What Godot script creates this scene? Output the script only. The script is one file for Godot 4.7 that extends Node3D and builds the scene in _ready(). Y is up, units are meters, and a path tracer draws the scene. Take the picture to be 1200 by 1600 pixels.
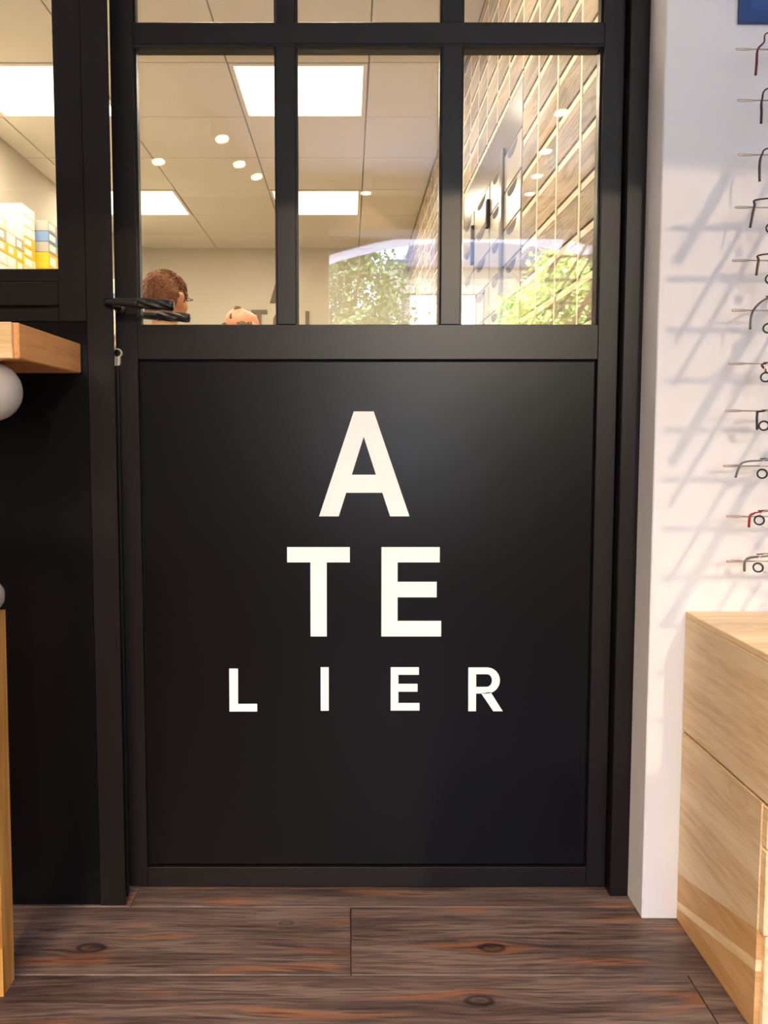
extends Node3D
# World: x right, y up, camera near the origin looking along -z. HC is the camera's height over the floor.
const HC := 0.9056
const FL := 1220.0
var taken := {}
var M := {}
var rng := RandomNumberGenerator.new()

# ---------------------------------------------------------------- mesh builder
class MB:
	var st := SurfaceTool.new()
	var uvs := Vector2.ONE
	var uvo := Vector2.ZERO
	var turned := false
	func _init():
		st.begin(Mesh.PRIMITIVE_TRIANGLES)
		st.set_smooth_group(-1)
	func flat(): st.set_smooth_group(-1)
	func smooth(n := 0): st.set_smooth_group(n)
	func vert(p: Vector3, n: Vector3):
		var a := n.abs()
		var q := Vector2(p.x, -p.y)
		if a.x >= a.y and a.x >= a.z: q = Vector2(p.z, -p.y)
		elif a.y >= a.z: q = Vector2(p.x, p.z)
		if turned: q = Vector2(q.y, q.x)
		st.set_uv(q * uvs + uvo)
		st.add_vertex(p)
	func tri(a: Vector3, b: Vector3, c: Vector3, out: Vector3):
		var n := (c - a).cross(b - a)
		if n.length_squared() < 1e-18: return
		if n.dot(out) < 0.0:
			vert(a, n); vert(c, n); vert(b, n)
		else:
			vert(a, n); vert(b, n); vert(c, n)
	func face(p: Array, out: Vector3):
		for i in range(1, p.size() - 1): tri(p[0], p[i], p[i + 1], out)
	func box(c: Vector3, s: Vector3, bev := 0.0, t := Basis.IDENTITY):
		var h := s * 0.5
		bev = minf(bev, minf(h.x, minf(h.y, h.z)) * 0.95)
		for ax in 3:
			var u := (ax + 1) % 3
			var v := (ax + 2) % 3
			for sg in [-1.0, 1.0]:
				var pts := []
				for q in [[-1, -1], [1, -1], [1, 1], [-1, 1]]:
					var p := Vector3.ZERO
					p[ax] = sg * h[ax]; p[u] = q[0] * (h[u] - bev); p[v] = q[1] * (h[v] - bev)
					pts.append(c + t * p)
				var o := Vector3.ZERO
				o[ax] = sg
				face(pts, t * o)
		if bev <= 0.0: return
		for ax in 3:
			var u := (ax + 1) % 3
			var v := (ax + 2) % 3
			for su in [-1.0, 1.0]:
				for sv in [-1.0, 1.0]:
					var pts := []
					for k in [[-1, 0], [1, 0], [1, 1], [-1, 1]]:
						var p := Vector3.ZERO
						p[ax] = k[0] * (h[ax] - bev)
						p[u] = su * (h[u] - (bev if k[1] == 1 else 0.0))
						p[v] = sv * (h[v] - (0.0 if k[1] == 1 else bev))
						pts.append(c + t * p)
					var o := Vector3.ZERO
					o[u] = su; o[v] = sv
					face(pts, t * o)
		for sx in [-1.0, 1.0]:
			for sy in [-1.0, 1.0]:
				for sz in [-1.0, 1.0]:
					var g := Vector3(sx, sy, sz)
					var pts := []
					for ax in 3:
						var p := g * (h - Vector3.ONE * bev)
						p[ax] = g[ax] * h[ax]
						pts.append(c + t * p)
					face(pts, t * g)
	func span(a: Vector3, b: Vector3, bev := 0.0):
		box((a + b) * 0.5, (b - a).abs(), bev)
	func lathe(prof: Array, segs: int, at: Transform3D):
		for i in range(prof.size() - 1):
			var a: Vector2 = prof[i]
			var b: Vector2 = prof[i + 1]
			for k in segs:
				var t0 := TAU * k / segs
				var t1 := TAU * (k + 1) / segs
				var mid := Vector3(cos((t0 + t1) / 2), 0, sin((t0 + t1) / 2))
				var d := b - a
				var out := mid * d.y + Vector3(0, -d.x, 0)
				var q := [Vector3(a.x * cos(t0), a.y, a.x * sin(t0)), Vector3(a.x * cos(t1), a.y, a.x * sin(t1)), Vector3(b.x * cos(t1), b.y, b.x * sin(t1)), Vector3(b.x * cos(t0), b.y, b.x * sin(t0))]
				face([at * q[0], at * q[1], at * q[2], at * q[3]], at.basis * out)
	func tube(path: Array, rad: Array, segs := 8, lobes := 0, twist := 0.0, depth := 0.0, flatten := 1.0):
		var rings := []
		var side := Vector3.ZERO
		for i in path.size():
			var t: Vector3 = (path[mini(i + 1, path.size() - 1)] - path[maxi(i - 1, 0)]).normalized()
			if side == Vector3.ZERO:
				side = t.cross(Vector3.UP if absf(t.y) < 0.9 else Vector3.RIGHT).normalized()
			side = (side - t * side.dot(t)).normalized()
			var up := side.cross(t)
			var ring := []
			for k in segs:
				var a := TAU * k / segs
				var r: float = rad[i]
				if lobes > 0: r *= 1.0 + depth * (absf(sin(0.5 * lobes * a + twist * i)) - 0.6)
				ring.append(path[i] + (side * cos(a) * flatten + up * sin(a)) * r)
			rings.append(ring)
		for i in range(rings.size() - 1):
			for k in segs:
				var k1 := (k + 1) % segs
				var m: Vector3 = (rings[i][k] + rings[i + 1][k1]) * 0.5
				face([rings[i][k], rings[i][k1], rings[i + 1][k1], rings[i + 1][k]], m - (path[i] + path[i + 1]) * 0.5)
		for e in [0, rings.size() - 1]:
			var dir: Vector3 = path[0] - path[1] if e == 0 else path[-1] - path[-2]
			face(rings[e], dir)
	func prism(poly: Array, at: Transform3D, depth: float, bev := 0.0):
		# polygon in the local x-y plane, its front at z = 0, its back at z = -depth
		var pk := PackedVector2Array(poly)
		var idx := Geometry2D.triangulate_polygon(pk)
		for i in range(0, idx.size(), 3):
			for z in [0.0, -depth]:
				var q := []
				for j in 3: q.append(at * Vector3(pk[idx[i + j]].x, pk[idx[i + j]].y, z))
				tri(q[0], q[1], q[2], at.basis * Vector3(0, 0, 1 if z == 0.0 else -1))
		var area := 0.0
		for i in pk.size():
			var a := pk[i]
			var b := pk[(i + 1) % pk.size()]
			area += a.cross(b)
		for i in pk.size():
			var a := pk[i]
			var b := pk[(i + 1) % pk.size()]
			var o := Vector2(b.y - a.y, a.x - b.x) * signf(area)
			face([at * Vector3(a.x, a.y, 0), at * Vector3(b.x, b.y, 0), at * Vector3(b.x, b.y, -depth), at * Vector3(a.x, a.y, -depth)], at.basis * Vector3(o.x, o.y, 0))
	func nets(bones: Array, cell: float, k: float, rough := 0.0, noise: FastNoiseLite = null):
		# surface nets of tapered capsules [a, b, ra, rb], joined by a smooth minimum
		var lo := Vector3.ONE * 1e9
		var hi := -lo
		for b in bones:
			for e in 2:
				var r: Vector3 = Vector3.ONE * (b[2 + e] + 3.0 * cell + rough)
				lo = lo.min(b[e] - r); hi = hi.max(b[e] + r)
		var n := Vector3i(((hi - lo) / cell).ceil()) + Vector3i.ONE
		var f := PackedFloat32Array()
		f.resize(n.x * n.y * n.z)
		f.fill(9.0)
		for b in bones:
			var a: Vector3 = b[0]
			var ab: Vector3 = b[1] - a
			var l2 := maxf(ab.length_squared(), 1e-9)
			var reach: Vector3 = Vector3.ONE * (maxf(b[2], b[3]) + k + 2.5 * cell)
			var i0: Vector3i = Vector3i(((a.min(b[1]) - reach - lo) / cell).floor()).clamp(Vector3i.ZERO, n - Vector3i.ONE)
			var i1: Vector3i = Vector3i(((a.max(b[1]) + reach - lo) / cell).ceil()).clamp(Vector3i.ZERO, n - Vector3i.ONE)
			for z in range(i0.z, i1.z + 1):
				for y in range(i0.y, i1.y + 1):
					for x in range(i0.x, i1.x + 1):
						var p := lo + Vector3(x, y, z) * cell
						var t := clampf((p - a).dot(ab) / l2, 0.0, 1.0)
						var d: float = p.distance_to(a + ab * t) - lerpf(b[2], b[3], t)
						var at := x + n.x * (y + n.y * z)
						var w := f[at]
						var hh := maxf(k - absf(w - d), 0.0) / k
						f[at] = minf(w, d) - hh * hh * k * 0.25
		if noise:
			for z in n.z:
				for y in n.y:
					for x in n.x:
						var at := x + n.x * (y + n.y * z)
						if absf(f[at]) < 0.05:
							var p := lo + Vector3(x, y, z) * cell
							f[at] += rough * noise.get_noise_3d(p.x, p.y * 0.4, p.z)
		var made := {}
		var sx := [0, 1, 0, 1, 0, 1, 0, 1]
		var sy := [0, 0, 1, 1, 0, 0, 1, 1]
		var sz := [0, 0, 0, 0, 1, 1, 1, 1]
		var edges := [[0, 1], [2, 3], [4, 5], [6, 7], [0, 2], [1, 3], [4, 6], [5, 7], [0, 4], [1, 5], [2, 6], [3, 7]]
		for z in n.z - 1:
			for y in n.y - 1:
				for x in n.x - 1:
					var at := x + n.x * (y + n.y * z)
					var v := []
					var neg := 0
					for c in 8:
						var g := f[at + sx[c] + n.x * (sy[c] + n.y * sz[c])]
						v.append(g)
						if g < 0.0: neg += 1
					if neg == 0 or neg == 8: continue
					var sum := Vector3.ZERO
					var cnt := 0
					for e in edges:
						var g0: float = v[e[0]]
						var g1: float = v[e[1]]
						if (g0 < 0.0) != (g1 < 0.0):
							var t := g0 / (g0 - g1)
							sum += Vector3(sx[e[0]], sy[e[0]], sz[e[0]]).lerp(Vector3(sx[e[1]], sy[e[1]], sz[e[1]]), t)
							cnt += 1
					made[at] = lo + (Vector3(x, y, z) + sum / cnt) * cell
		var step := [1, n.x, n.x * n.y]
		for at in made:
			for ax in 3:
				var u: int = step[(ax + 1) % 3]
				var w: int = step[(ax + 2) % 3]
				var g0 := f[at]
				var g1 := f[at + step[ax]]
				if (g0 < 0.0) == (g1 < 0.0): continue
				if not (made.has(at - u) and made.has(at - w) and made.has(at - u - w)): continue
				var o := Vector3.ZERO
				o[ax] = 1.0 if g0 < 0.0 else -1.0
				face([made[at], made[at - u], made[at - u - w], made[at - w]], o)
	func done() -> ArrayMesh:
		st.generate_normals()
		st.index()
		return st.commit()

# ---------------------------------------------------------------- naming
func numbered(n: String) -> String:
	if not taken.has(n):
		taken[n] = 0
		return n
	taken[n] += 1
	return "%s_%03d" % [n, taken[n]]

func tag(o: Node, label := "", category := "", group := "", kind := ""):
	if label: o.set_meta("label", label)
	if category: o.set_meta("category", category)
	if group: o.set_meta("group", group)
	if kind: o.set_meta("kind", kind)
	return o

func thing(called: String, label: String, category: String, at := Vector3.ZERO, group := "", kind := "") -> Node3D:
	var o := Node3D.new()
	o.name = numbered(called)
	add_child(o)
	o.position = at
	tag(o, label, category, group, kind)
	return o

func put(called: String, mesh: Mesh, m: Material, parent: Node = null, at := Vector3.ZERO) -> MeshInstance3D:
	var o := MeshInstance3D.new()
	o.name = numbered(called) if parent == null else called
	o.mesh = mesh
	o.material_override = m
	o.position = at
	(self if parent == null else parent).add_child(o, true)
	return o

func boxy(called: String, a: Vector3, b: Vector3, m: Material, parent: Node = null, bev := 0.0) -> MeshInstance3D:
	var mb := MB.new()
	mb.span(a, b, bev)
	return put(called, mb.done(), m, parent)

func P(x: float, h: float, d: float) -> Vector3:
	return Vector3(x, h + HC, -d)

# ---------------------------------------------------------------- materials
func mat(c: Color, rough := 0.6, metal := 0.0, spec := 0.5) -> StandardMaterial3D:
	var m := StandardMaterial3D.new()
	m.albedo_color = c
	m.roughness = rough
	m.metallic = metal
	m.metallic_specular = spec
	return m

func fnl(sd: int, freq := 1.0, oct := 1) -> FastNoiseLite:
	var n := FastNoiseLite.new()
	n.seed = sd
	n.frequency = freq
	n.noise_type = FastNoiseLite.TYPE_SIMPLEX_SMOOTH
	n.fractal_type = FastNoiseLite.FRACTAL_FBM if oct > 1 else FastNoiseLite.FRACTAL_NONE
	n.fractal_octaves = oct
	return n

# grain along u; the picture covers L x W metres, cut into rows boards
func wood(w: int, h: int, L: float, W: float, rows: int, dark: Color, mid: Color, light: Color, sd: int, knots: Array, line: float, contrast: float, patch: Color, patch_share: float) -> ImageTexture:
	var n := fnl(sd)
	var bytes := PackedByteArray()
	bytes.resize(w * h * 3)
	var rw := W / rows
	var at := 0
	for y in h:
		var v := (y + 0.5) / h * W
		var r := int(v / rw)
		var off := r * 37.3
		for x in w:
			var u := (x + 0.5) / w * L
			var g := v
			var shade := 0.0
			for k in knots:
				if int(k[2]) != r: continue
				var dx: float = (u - k[0]) * 0.5
				var dy: float = v - r * rw - k[1]
				var d2 := dx * dx + dy * dy
				var rad: float = k[3]
				if d2 > rad * rad * 30.0: continue
				var e := exp(-d2 / (rad * rad * 5.0))
				g -= dy * e * 0.82
				var dd := sqrt(d2) / rad
				shade += (exp(-pow((dd - 1.0) * 4.0, 2.0)) * 0.8 + exp(-dd * dd * 2.2) * 0.55) * k[4]
			var wav := n.get_noise_2d(u * 2.6 + off, g * 14.0) * 0.006
			g += wav
			var n1 := n.get_noise_2d(u * 3.5 + off, g * line)
			var n2 := n.get_noise_2d(u * 16.0 - off, g * line * 3.1)
			var n3 := n.get_noise_2d(u * 1.9 + off * 3.0, g * 16.0)
			if patch_share > 0.0: shade += smoothstep(0.30, 0.75, n.get_noise_2d(u * 7.0 + 11.0 + off, g * 190.0)) * 0.42
			var t := 0.5 + contrast * (0.55 * n1 + 0.4 * n2 + 0.6 * n3)
			# keep the seam of the repeat soft
			var c := dark.lerp(mid, clampf(t * 2.0, 0.0, 1.0)) if t < 0.5 else mid.lerp(light, clampf(t * 2.0 - 1.0, 0.0, 1.0))
			if patch_share > 0.0:
				var pz := n.get_noise_2d(u * 3.1 + 90.0 + off, g * 26.0 + 40.0)
				c = c.lerp(patch, smoothstep(0.42, 0.78, pz) * patch_share)
			if shade > 0.0: c = c.lerp(dark.darkened(0.55), clampf(shade, 0.0, 0.9))
			bytes[at] = int(clampf(c.r, 0, 1) * 255.0)
			bytes[at + 1] = int(clampf(c.g, 0, 1) * 255.0)
			bytes[at + 2] = int(clampf(c.b, 0, 1) * 255.0)
			at += 3
	return ImageTexture.create_from_image(Image.create_from_data(w, h, false, Image.FORMAT_RGB8, bytes))

func textured(t: Texture2D, rough: float, tint := Color.WHITE, bump := 0.0) -> StandardMaterial3D:
	var m := mat(tint, rough)
	m.albedo_texture = t
	if bump > 0.0:
		m.heightmap_enabled = true
		m.heightmap_texture = t
		m.heightmap_scale = bump
	return m

func materials():
	M.steel = mat(Color(0.075, 0.060, 0.057), 0.34, 0.0, 0.40)
	M.panel = mat(Color(0.022, 0.022, 0.030), 0.30, 0.0, 0.33)
	M.vinyl = mat(Color(0.96, 0.95, 0.94), 0.5)
	M.black = mat(Color(0.055, 0.052, 0.05), 0.38, 0.0, 0.5)
	M.chrome = mat(Color(0.86, 0.83, 0.79), 0.4, 0.35)
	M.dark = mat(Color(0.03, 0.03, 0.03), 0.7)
	M.white = mat(Color(0.86, 0.85, 0.84), 0.75)
	M.plaster = mat(Color(0.80, 0.77, 0.71), 0.85)
	M.shop_ceiling = mat(Color(0.86, 0.85, 0.83), 0.9)
	M.tile_ceiling = mat(Color(0.86, 0.83, 0.77), 0.9)
	M.tee = mat(Color(0.62, 0.57, 0.49), 0.7)
	M.glass = mat(Color(1, 1, 1, 0.0), 0.0)
	M.glass.transparency = BaseMaterial3D.TRANSPARENCY_ALPHA
	M.lens = mat(Color(1, 1, 1, 0.03), 0.0)
	M.lens.transparency = BaseMaterial3D.TRANSPARENCY_ALPHA
	M.pale_floor = mat(Color(0.84, 0.81, 0.76), 0.6)
	M.panel_glow = mat(Color(0.9, 0.9, 0.88), 0.6)
	M.panel_glow.emission_enabled = true
	M.panel_glow.emission = Color(1.0, 0.94, 0.83)
	M.panel_glow.emission_energy_multiplier = 2.2
	M.spot_glow = mat(Color(0.9, 0.9, 0.88), 0.6)
	M.spot_glow.emission_enabled = true
	M.spot_glow.emission = Color(1.0, 0.90, 0.75)
	M.spot_glow.emission_energy_multiplier = 14.0
	M.floor = textured(wood(1024, 768, 1.2, 0.76, 4, Color(0.28, 0.22, 0.20), Color(0.385, 0.312, 0.28), Color(0.48, 0.405, 0.36), 11,
		[[0.62, 0.10, 0, 0.010, 0.8], [0.20, 0.04, 0, 0.007, 0.6], [0.27, 0.055, 1, 0.008, 0.7], [0.95, 0.12, 1, 0.010, 0.8], [0.46, 0.12, 2, 0.011, 0.8], [0.12, 0.05, 2, 0.006, 0.6], [0.84, 0.06, 3, 0.010, 0.8], [0.35, 0.13, 3, 0.008, 0.7]], 105.0, 0.75, Color(0.60, 0.36, 0.22), 0.52), 0.42, Color.WHITE, 0.04)
	var oak := wood(768, 512, 0.9, 0.5, 1, Color(0.83, 0.70, 0.53), Color(0.89, 0.78, 0.615), Color(0.93, 0.83, 0.69), 23,
		[[0.30, 0.16, 0, 0.014, 0.10], [0.66, 0.36, 0, 0.012, 0.10], [0.8, 0.1, 0, 0.007, 0.15]], 60.0, 0.6, Color.WHITE, 0.0)
	M.oak = textured(oak, 0.5)
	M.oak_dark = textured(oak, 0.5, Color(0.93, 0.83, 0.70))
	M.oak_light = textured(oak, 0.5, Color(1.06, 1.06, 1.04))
	M.counter = textured(oak, 0.45, Color(0.98, 0.80, 0.62))
	M.counter_front = textured(oak, 0.5, Color(1.0, 0.95, 0.86))
	var pine := wood(256, 512, 0.25, 0.8, 1, Color(0.66, 0.43, 0.18), Color(0.80, 0.57, 0.27), Color(0.88, 0.67, 0.36), 5,
		[[0.1, 0.28, 0, 0.014, 0.8]], 20.0, 0.9, Color.WHITE, 0.0)
	M.pine = textured(pine, 0.3)
	var tile := wood(768, 384, 0.8, 0.4, 4, Color(0.52, 0.455, 0.37), Color(0.68, 0.61, 0.51), Color(0.75, 0.685, 0.585), 41,
		[[0.2, 0.05, 0, 0.02, 0.15], [0.6, 0.03, 1, 0.022, 0.15], [0.35, 0.06, 2, 0.02, 0.15], [0.5, 0.045, 3, 0.025, 0.15], [0.1, 0.05, 3, 0.02, 0.15]], 170.0, 1.25, Color.WHITE, 0.0)
	M.tiles = [textured(tile, 0.6), textured(tile, 0.6, Color(0.92, 0.90, 0.88)), textured(tile, 0.6, Color(1.0, 0.95, 0.88)), textured(tile, 0.6, Color(0.86, 0.85, 0.84))]
	M.batten = mat(Color(0.92, 0.86, 0.75), 0.6)
	M.groove = mat(Color(0.20, 0.14, 0.09), 0.8)
	M.lacquer = mat(Color(0.74, 0.71, 0.66), 0.25)
	M.fascia = mat(Color(0.48, 0.46, 0.46), 0.2)
	M.scoop = mat(Color(0.16, 0.12, 0.10), 0.6)
	M.grey_shell = mat(Color(0.66, 0.63, 0.59), 0.55)
	M.blue = mat(Color(0.15, 0.29, 0.50), 0.55)
	M.wire = mat(Color(0.80, 0.76, 0.72), 0.3, 0.9)
	M.letter_dark = mat(Color(0.36, 0.31, 0.23), 0.5)
	M.stone = mat(Color(0.97, 0.93, 0.91), 0.85)
	M.facade = mat(Color(0.50, 0.46, 0.41), 0.9)
	M.trim_stone = mat(Color(0.56, 0.52, 0.47), 0.9)
	M.slate = mat(Color(0.24, 0.27, 0.34), 0.8)
	M.bright_door = mat(Color(0.95, 0.95, 0.95), 0.7)
	M.street = mat(Color(0.62, 0.61, 0.60), 0.95)
	M.bark = mat(Color(0.30, 0.25, 0.20), 0.9)

# ---------------------------------------------------------------- setting
func _ready():
	rng.seed = 7
	# camera: level in yaw, tipped 4.03 degrees down, the lens shifted as in the cropped photograph
	var cam := Camera3D.new()
	cam.name = "camera"
	var near := 0.05
	cam.set_frustum(near * 1600.0 / FL, Vector2(55.0, -34.0) * near / FL, near, 200.0)
	add_child(cam)
	cam.position = Vector3(0, HC, 0)
	cam.rotation.x = -atan(86.0 / FL)
	cam.current = true
	var we := WorldEnvironment.new()
	we.name = "world_environment"
	var env := Environment.new()
	env.background_mode = Environment.BG_SKY
	var sky := Sky.new()
	var sm := ProceduralSkyMaterial.new()
	sm.sky_top_color = Color(0.52, 0.67, 0.92)
	sm.sky_horizon_color = Color(0.92, 0.93, 0.95)
	sm.ground_bottom_color = Color(0.5, 0.48, 0.45)
	sm.ground_horizon_color = Color(0.8, 0.8, 0.8)
	sm.sky_energy_multiplier = 4.1
	sm.ground_energy_multiplier = 3.0
	sky.sky_material = sm
	env.sky = sky
	env.tonemap_mode = Environment.TONE_MAPPER_LINEAR
	env.tonemap_exposure = 1.0
	env.sdfgi_enabled = true
	env.ssao_enabled = true
	env.ssil_enabled = true
	we.environment = env
	add_child(we)
	var sun := DirectionalLight3D.new()
	sun.name = "sun"
	sun.light_color = Color(1.0, 0.97, 0.92)
	sun.light_energy = 19.0
	sun.light_angular_distance = 0.5
	sun.shadow_enabled = true
	add_child(sun)
	sun.look_at_from_position(Vector3.ZERO, Vector3(0.3, -0.95, 0.5))
	materials()
	floors()
	shop_shell()
	atelier_shell()
	outside()
	left_partition()
	door()
	wood_wall()
	display_cabinet()
	glasses_wall()
	stool_and_counter()
	ceiling_lamps()
	cartons()
	people()
	wall_letters()

func shell(called: String, a: Vector3, b: Vector3, m: Material, label: String) -> MeshInstance3D:
	return tag(boxy(called, a, b, m), label, "", "", "structure")

func floors():
	var fl := thing("floor", "brown wood plank floor with knots and orange streaks", "", Vector3.ZERO, "", "structure")
	boxy("subfloor", Vector3(-2.5, -0.1, -7.0), Vector3(2.4, -0.006, 2.0), M.dark, fl)
	tag(boxy("floor_workshop", P(-1.99, -HC - 0.006, 1.635), P(0.62, -HC, 6.9), M.pale_floor), "unseen workshop floor behind the door, made pale to throw light up", "", "", "structure")  # unseen floor, kept pale to bounce light up to the ceiling
	var w := 0.1902
	var row := 0
	var d := 1.4427 - w * 18
	while d < 6.9:
		var x0 := 0.0035
		if row % 3 == 1: x0 = 0.5694 - 1.2
		elif row % 3 == 2: x0 = 0.31
		# the row under the camera's view keeps its measured joints
		var e := absf(d - (1.4427 - w))
		if e < 0.01: x0 = 0.0035
		if absf(d - (1.4427 - 2 * w)) < 0.01: x0 = 0.5694
		if absf(d - 1.4427) < 0.01: x0 = -0.42
		x0 -= 3.6
		while x0 < 2.3:
			var a := maxf(x0, -2.4)
			var b := minf(x0 + 1.2, 2.3)
			if b - a > 0.05 and d + w < 6.95 and d > -2.05 and d < 1.6:
				var mb := MB.new()
				mb.uvs = Vector2(1.0 / 1.2, 1.0 / 0.76)
				var r := rng.randi() % 4
				var fl2 := rng.randf() < 0.5
				mb.uvs.x = (-1.0 if fl2 else 1.0) / 1.2
				mb.uvo = Vector2(((x0 + 1.2) if fl2 else -x0) / 1.2, (r * 0.19 + d + w) / 0.76)
				mb.span(Vector3(a + 0.0005, -0.006, -d - 0.0004), Vector3(b - 0.0005, 0.0, -d - w + 0.0004), 0.0009)
				put("floor_plank", mb.done(), M.floor, fl)
			x0 += 1.2
		row += 1
		d += w

func shop_shell():
	shell("ceiling_shop", Vector3(-2.5, 2.506, -1.56), Vector3(2.4, 2.6, 2.5), M.shop_ceiling, "white ceiling of the shop above the camera")
	var wr := MB.new()
	wr.span(P(0.5495, -HC, 1.405), P(2.3, 1.6, 1.56), 0.002)
	tag(put("wall_display", wr.done(), M.white), "white plastered wall end beside the black door carrying the glasses", "", "", "structure")
	shell("wall_shop_right", Vector3(2.3, 0, -1.56), Vector3(2.4, 2.506, 2.5), M.white, "white side wall of the shop right of the display wall")
	shell("wall_shop_left", Vector3(-2.5, 0, -1.56), Vector3(-2.4, 2.506, 2.5), M.white, "white side wall of the shop at the far left")
	# shopfront: a rectangular opening in the inner leaf, an arch in the outer leaf
	var wf := MB.new()
	var y1 := 1.303 + HC
	wf.span(Vector3(-2.5, 0, 2.0), Vector3(-0.13, 2.506, 2.25))
	wf.span(Vector3(1.86, 0, 2.0), Vector3(2.4, 2.506, 2.25))
	wf.span(Vector3(-0.13, y1, 2.0), Vector3(1.86, 2.506, 2.25))
	wf.span(Vector3(0.68, 0, 2.0), Vector3(1.86, 0.38 + HC, 2.25))
	wf.span(Vector3(-0.13, 0, 2.0), Vector3(0.68, -0.30 + HC, 2.25))
	shell("trim_cove", Vector3(-2.4, 1.505 + HC, 1.97), Vector3(2.3, 2.506, 1.999), M.white, "white cove along the top of the shopfront wall")
	tag(put("wall_front", wf.done(), mat(Color(0.42, 0.36, 0.30), 0.85)), "taupe shopfront wall with a tall rectangular opening", "", "", "structure")
	var arch := []
	var cx := 0.86
	var R := 3.32
	var cy := 1.35 + HC - R
	for i in 25:
		var x := lerpf(-0.16, 1.88, i / 24.0)
		arch.append(Vector2(x, cy + sqrt(R * R - (x - cx) * (x - cx))))
	var top := MB.new()
	for i in 24:
		var a: Vector2 = arch[i]
		var b: Vector2 = arch[i + 1]
		top.prism([a, b, Vector2(b.x, 2.6), Vector2(a.x, 2.6)], Transform3D(Basis.IDENTITY, Vector3(0, 0, 2.52)), 0.26)
	top.span(Vector3(-2.5, 0, 2.26), Vector3(-0.16, 2.6, 2.52))
	top.span(Vector3(1.88, 0, 2.26), Vector3(2.4, 2.6, 2.52))
	var sp := MB.new()
	for i in 24:
		var a: Vector2 = arch[i]
		var b: Vector2 = arch[i + 1]
		sp.prism([a, b, Vector2(b.x, 2.6), Vector2(a.x, 2.6)], Transform3D(Basis.IDENTITY, Vector3(0, 0, 2.26)), 0.01)
	tag(put("wall_spandrel", sp.done(), mat(Color(0.60, 0.59, 0.62), 0.8)), "grey painted spandrel over the shopfront arch", "", "", "structure")
	tag(put("wall_arch", top.done(), M.stone), "pale stone wall with a shallow arch over the shopfront", "", "", "structure")

func atelier_shell():
	shell("wall_back", P(-2.0, -HC, 6.83), P(0.62, 1.72, 6.93), M.plaster, "beige rear wall of the workshop behind the door")
	shell("wall_left", P(-2.0, -HC, 1.49), P(-1.88, 1.72, 6.93), M.plaster, "beige side wall of the workshop behind the stacked lens boxes")
	var c := thing("ceiling", "suspended workshop ceiling of square beige tiles with thin seams", "", Vector3.ZERO, "", "structure")
	boxy("slab", P(-2.0, 1.66, 1.5), P(0.62, 1.76, 6.93), M.plaster, c)
	var tees := MB.new()
	var xs := [-1.88, -1.745, -1.135, -0.525, 0.087, 0.505]
	var ds := [1.545, 1.72, 2.31, 2.895, 3.483, 4.06, 4.64, 5.225, 5.82, 6.40, 6.83]
	var lit := [Vector2i(1, 1), Vector2i(3, 1), Vector2i(1, 4), Vector2i(3, 4), Vector2i(1, 7), Vector2i(3, 7)]  # the row nearest the door is added out of view to brighten the workshop
	for i in 5:
		for j in 10:
			if lit.has(Vector2i(i, j)): continue
			boxy("ceiling_tile", P(xs[i] + 0.003, 1.6, ds[j] + 0.003), P(xs[i + 1] - 0.003, 1.612, ds[j + 1] - 0.003), M.tile_ceiling, c, 0.0015)
	for x in xs: tees.span(P(x - 0.009, 1.613, 1.545), P(x + 0.009, 1.65, 6.83))
	for d in ds: tees.span(P(-1.88, 1.613, d - 0.009), P(0.52, 1.65, d + 0.009))
	put("seam_grid", tees.done(), M.tee, c)
	for k in 6:
		var v: Vector2i = lit[k]
		panel_lamp(xs[v.x], xs[v.x + 1], ds[v.y], ds[v.y + 1], "square white ceiling light panel " + ["added unseen over the front left of the workshop", "added unseen over the workshop just behind the door", "showing in the window left of the black post", "largest in the door panes, split by a mullion", "half hidden at the left edge of the left door pane", "smaller in the middle pane, farther back"][k])

func panel_lamp(x0: float, x1: float, d0: float, d1: float, label: String):
	var c := P((x0 + x1) / 2, 1.6, (d0 + d1) / 2)
	var t := thing("light_panel", label, "ceiling light", c, "square ceiling light panels")
	var w := x1 - x0 - 0.008
	var l := d1 - d0 - 0.008
	var fr := MB.new()
	for s in [-1.0, 1.0]:
		fr.box(Vector3(s * (w / 2 - 0.011), 0.006, 0), Vector3(0.022, 0.02, l), 0.002)
		fr.box(Vector3(0, 0.006, s * (l / 2 - 0.011)), Vector3(w - 0.044, 0.02, 0.022), 0.002)
	put("frame", fr.done(), M.tile_ceiling, t)
	var df := MB.new()
	df.box(Vector3(0, 0.008, 0), Vector3(w - 0.044, 0.008, l - 0.044))
	put("diffuser", df.done(), M.panel_glow, t)
	var a := AreaLight3D.new()
	a.name = "panel_light"
	a.area_size = Vector2(w - 0.05, l - 0.05)
	a.light_color = Color(1.0, 0.94, 0.83)
	a.light_energy = 1.9
	a.area_range = 12.0
	a.shadow_enabled = true
	t.add_child(a, true)
	a.position = Vector3(0, 0.002, 0)
	a.rotation.x = -PI / 2

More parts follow.
